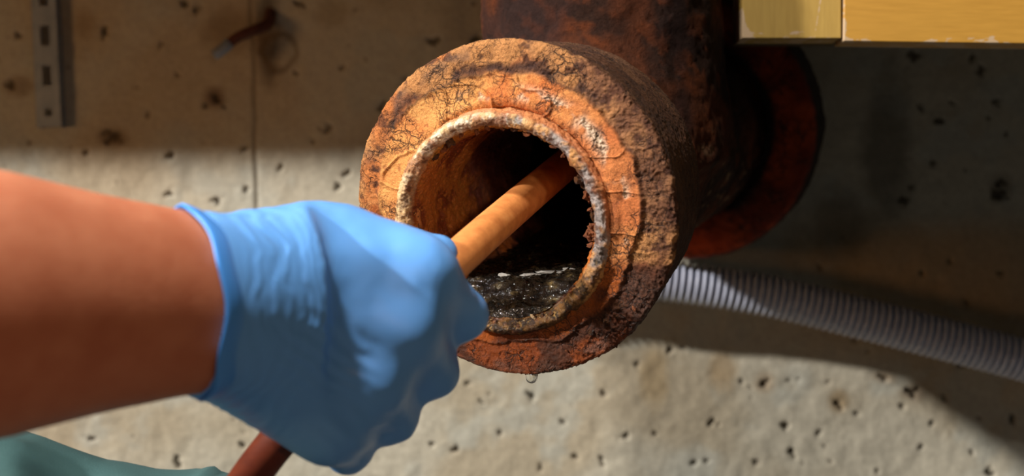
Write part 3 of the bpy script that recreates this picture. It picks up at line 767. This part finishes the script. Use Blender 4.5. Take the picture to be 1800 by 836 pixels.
# ------------------------------------------------------------------ slotted shelf upright
DS = WY-0.012; k_ = DS/FPX
def sp_(px, py): return ((px-900)*k_, (418-py)*k_)
stw = 0.0185; lean = math.radians(-2.6)
x0, z0 = sp_(86, 223)
strip = empty('shelf_upright', (x0, DS, z0)); strip.rotation_euler = (0, lean, 0)
tag(strip, 'slotted galvanised steel shelf upright screwed to the wall above the bare forearm', 'shelf rail')
h_tot = 0.42
holes = [(-0.0028, 0.0028, 0.031+i*0.0300, 0.031+i*0.0300+0.0150) for i in range(12)]
import bmesh
bm = bmesh.new()
def quadbox(x_0, x_1, z_0, z_1, y0=0.0, y1=0.0016):
    b = box(((x_0+x_1)/2, (y0+y1)/2, (z_0+z_1)/2), (x_1-x_0, y1-y0, z_1-z_0)); me = bpy.data.meshes.new('t'); b.to_mesh(me); b.free(); bm.from_mesh(me); bpy.data.meshes.remove(me)
quadbox(-stw/2, -0.0032, 0, h_tot); quadbox(0.0032, stw/2, 0, h_tot)
zz = 0.0155
for a, b, c, d in holes: quadbox(-0.0032, 0.0032, zz, c); zz = d
quadbox(-0.0032, 0.0032, zz, h_tot); quadbox(-0.0032, 0.0032, 0, 0.0060)
# round screw hole near the foot
n = 20; cz = 0.01075; rr = 0.0031
inner = [bm.verts.new((rr*math.cos(2*math.pi*i/n), 0, cz+rr*math.sin(2*math.pi*i/n))) for i in range(n)]
def sq(a):
    c, s__ = math.cos(a), math.sin(a); m_ = max(abs(c)/0.0032, abs(s__)/0.00475); return (c/m_, 0, cz+s__/m_)
outr = [bm.verts.new(sq(2*math.pi*i/n)) for i in range(n)]
for i in range(n): bm.faces.new((outr[i], outr[(i+1) % n], inner[(i+1) % n], inner[i]))
fp = bobj('front_face', bm, MAT['steel'], strip)
for sgn in (-1, 1):
    bobj('side_flange', box((sgn*(stw/2-0.0008), 0.0068, h_tot/2), (0.0016, 0.0104, h_tot)), MAT['steel'], strip)

# ------------------------------------------------------------------ bent rusty wall hook
hp = [q_(476, 20, 1.085), q_(470, 42, 1.068), q_(450, 52, 1.055), q_(420, 64, 1.045), q_(398, 80, 1.040)]
path, L = spline(hp, 60)
hk = empty('wall_hook', Vector(path[0]))
tag(hk, 'bent rusty hook sticking out of the concrete wall beside the formwork joint', 'hook')
tube_obj('shank', path-path[0], np.linspace(0.0048, 0.0036, 60), 16, MAT['wire'], hk)
path2, L = spline([q_(402, 76, 1.041), q_(392, 86, 1.039), q_(376, 97, 1.037)], 30)
tube_obj('tip', path2-path[0], np.linspace(0.0044, 0.0038, 30), 16, MAT['steel'], hk)

# ------------------------------------------------------------------ cabinet corner at the upper right
CY = 0.84
def cpx(px, py): return ((px-900)/FPX*CY, (418-py)/FPX*CY)
cx0, cz0 = cpx(1305, 67); cx1, cz1 = cpx(1480.5, 73); cx2 = 0.62
cab = empty('cabinet', (cx0, CY, cz0))
tag(cab, 'ochre painted wooden cabinet with chipped lower edge above the rusty pipe', 'cabinet')
CH = 0.42
o = bobj('corner_post', box(((cx1-cx0)/2-0.0003, 0.012, CH/2), (cx1-cx0-0.0006, 0.024, CH), 0.0006), MAT['wood1'], cab); o['label'] = 'olive tinted corner post of the cabinet'
o = bobj('front_rail', box(((cx2-cx1)/2, 0.0115, 0.06), (cx2-cx1, 0.025, 0.12), 0.0007), MAT['wood2'], cab)
o.location = (cx1-cx0+0.0004, -0.001, cz1-cz0); o.rotation_euler = (0, math.radians(0.75), 0); o['label'] = 'ochre front rail of the cabinet'
o = bobj('front_panel', box(((cx2-cx1)/2, 0.0115, 0.06), (cx2-cx1, 0.021, 0.30), 0.0007), MAT['wood2'], cab); o.location = (cx1-cx0+0.0004, 0.001, 0.205)
bobj('carcass', box(((cx2-cx0)/2+0.004, 0.024+0.035, CH/2+0.004), (cx2-cx0-0.010, 0.07, CH-0.008)), MAT['woodbody'], cab)

# ------------------------------------------------------------------ wall shelf above the frame (throws the broad shade on the wall)
sz = 0.057+0.20*math.tan(KEY_E)/math.cos(KEY_A)
sh = empty('wall_shelf', (-0.35, WY, sz))
tag(sh, 'plain wooden wall shelf on the slotted upright', 'shelf')
bobj('board', box((-0.25, -0.101, 0.010), (1.80, 0.198, 0.020), 0.001), MAT['woodbody'], sh)

# ------------------------------------------------------------------ teal fabric below the forearm
xs = np.linspace(-0.52, -0.085, 130); ys = np.linspace(0.54, 0.86, 90); YC = 0.67; kk = YC/FPX
px_ = np.array([-1100, -300, 0, 70, 120, 180, 270, 345, 366, 384, 430, 520, 600]); py_ = np.array([560, 690, 752, 769, 787, 808, 824, 829, 821, 832, 838, 870, 930])
zt = np.interp(xs, (px_-900)*kk, (418-py_)*kk)
Xg, Yg = np.meshgrid(xs, ys, indexing='ij'); Zt = np.repeat(zt[:, None], len(ys), 1)
dy = (Yg-YC)/0.16; fall = np.where(dy < 0, 0.16, 0.30)*np.abs(dy)**2.2
Pg = np.stack([Xg.ravel(), Yg.ravel(), Xg.ravel()*0], 1)
fold = (0.010*fbm(Pg, 16, 3, off=600)+0.006*np.sin((Pg[:, 0]*0.9+Pg[:, 1]*0.5)*2*np.pi/0.05+3*fbm(Pg, 10, 2)))*sst(np.abs(Yg-YC).ravel(), 0.0, 0.05)
Zg = (Zt-fall).ravel()+fold
Zg = np.maximum(Zg, FZ+0.002)
Vt = np.stack([Xg.ravel(), Yg.ravel(), Zg], 1)
lowv = Vt.copy(); lowv[:, 2] = FZ+0.001
ids = np.arange(len(Vt)).reshape(130, 90); nV = len(Vt)
ring_ = np.r_[ids[:, 0], ids[-1, 1:], ids[-2::-1, -1], ids[0, -2:0:-1]]; r2 = np.roll(ring_, -1)
skirt = np.stack([ring_, ring_+nV, r2+nV, r2], 1)
Ft = np.vstack([grid_faces(130, 90), grid_faces(130, 90)[:, ::-1]+nV, skirt])
tl = obj('cloth', Vt-np.array([-0.3, YC, FZ]), Ft, MAT['teal'], loc=(-0.3, YC, FZ))
tag(tl, 'teal fabric bunched in soft folds below the bare forearm', 'cloth')
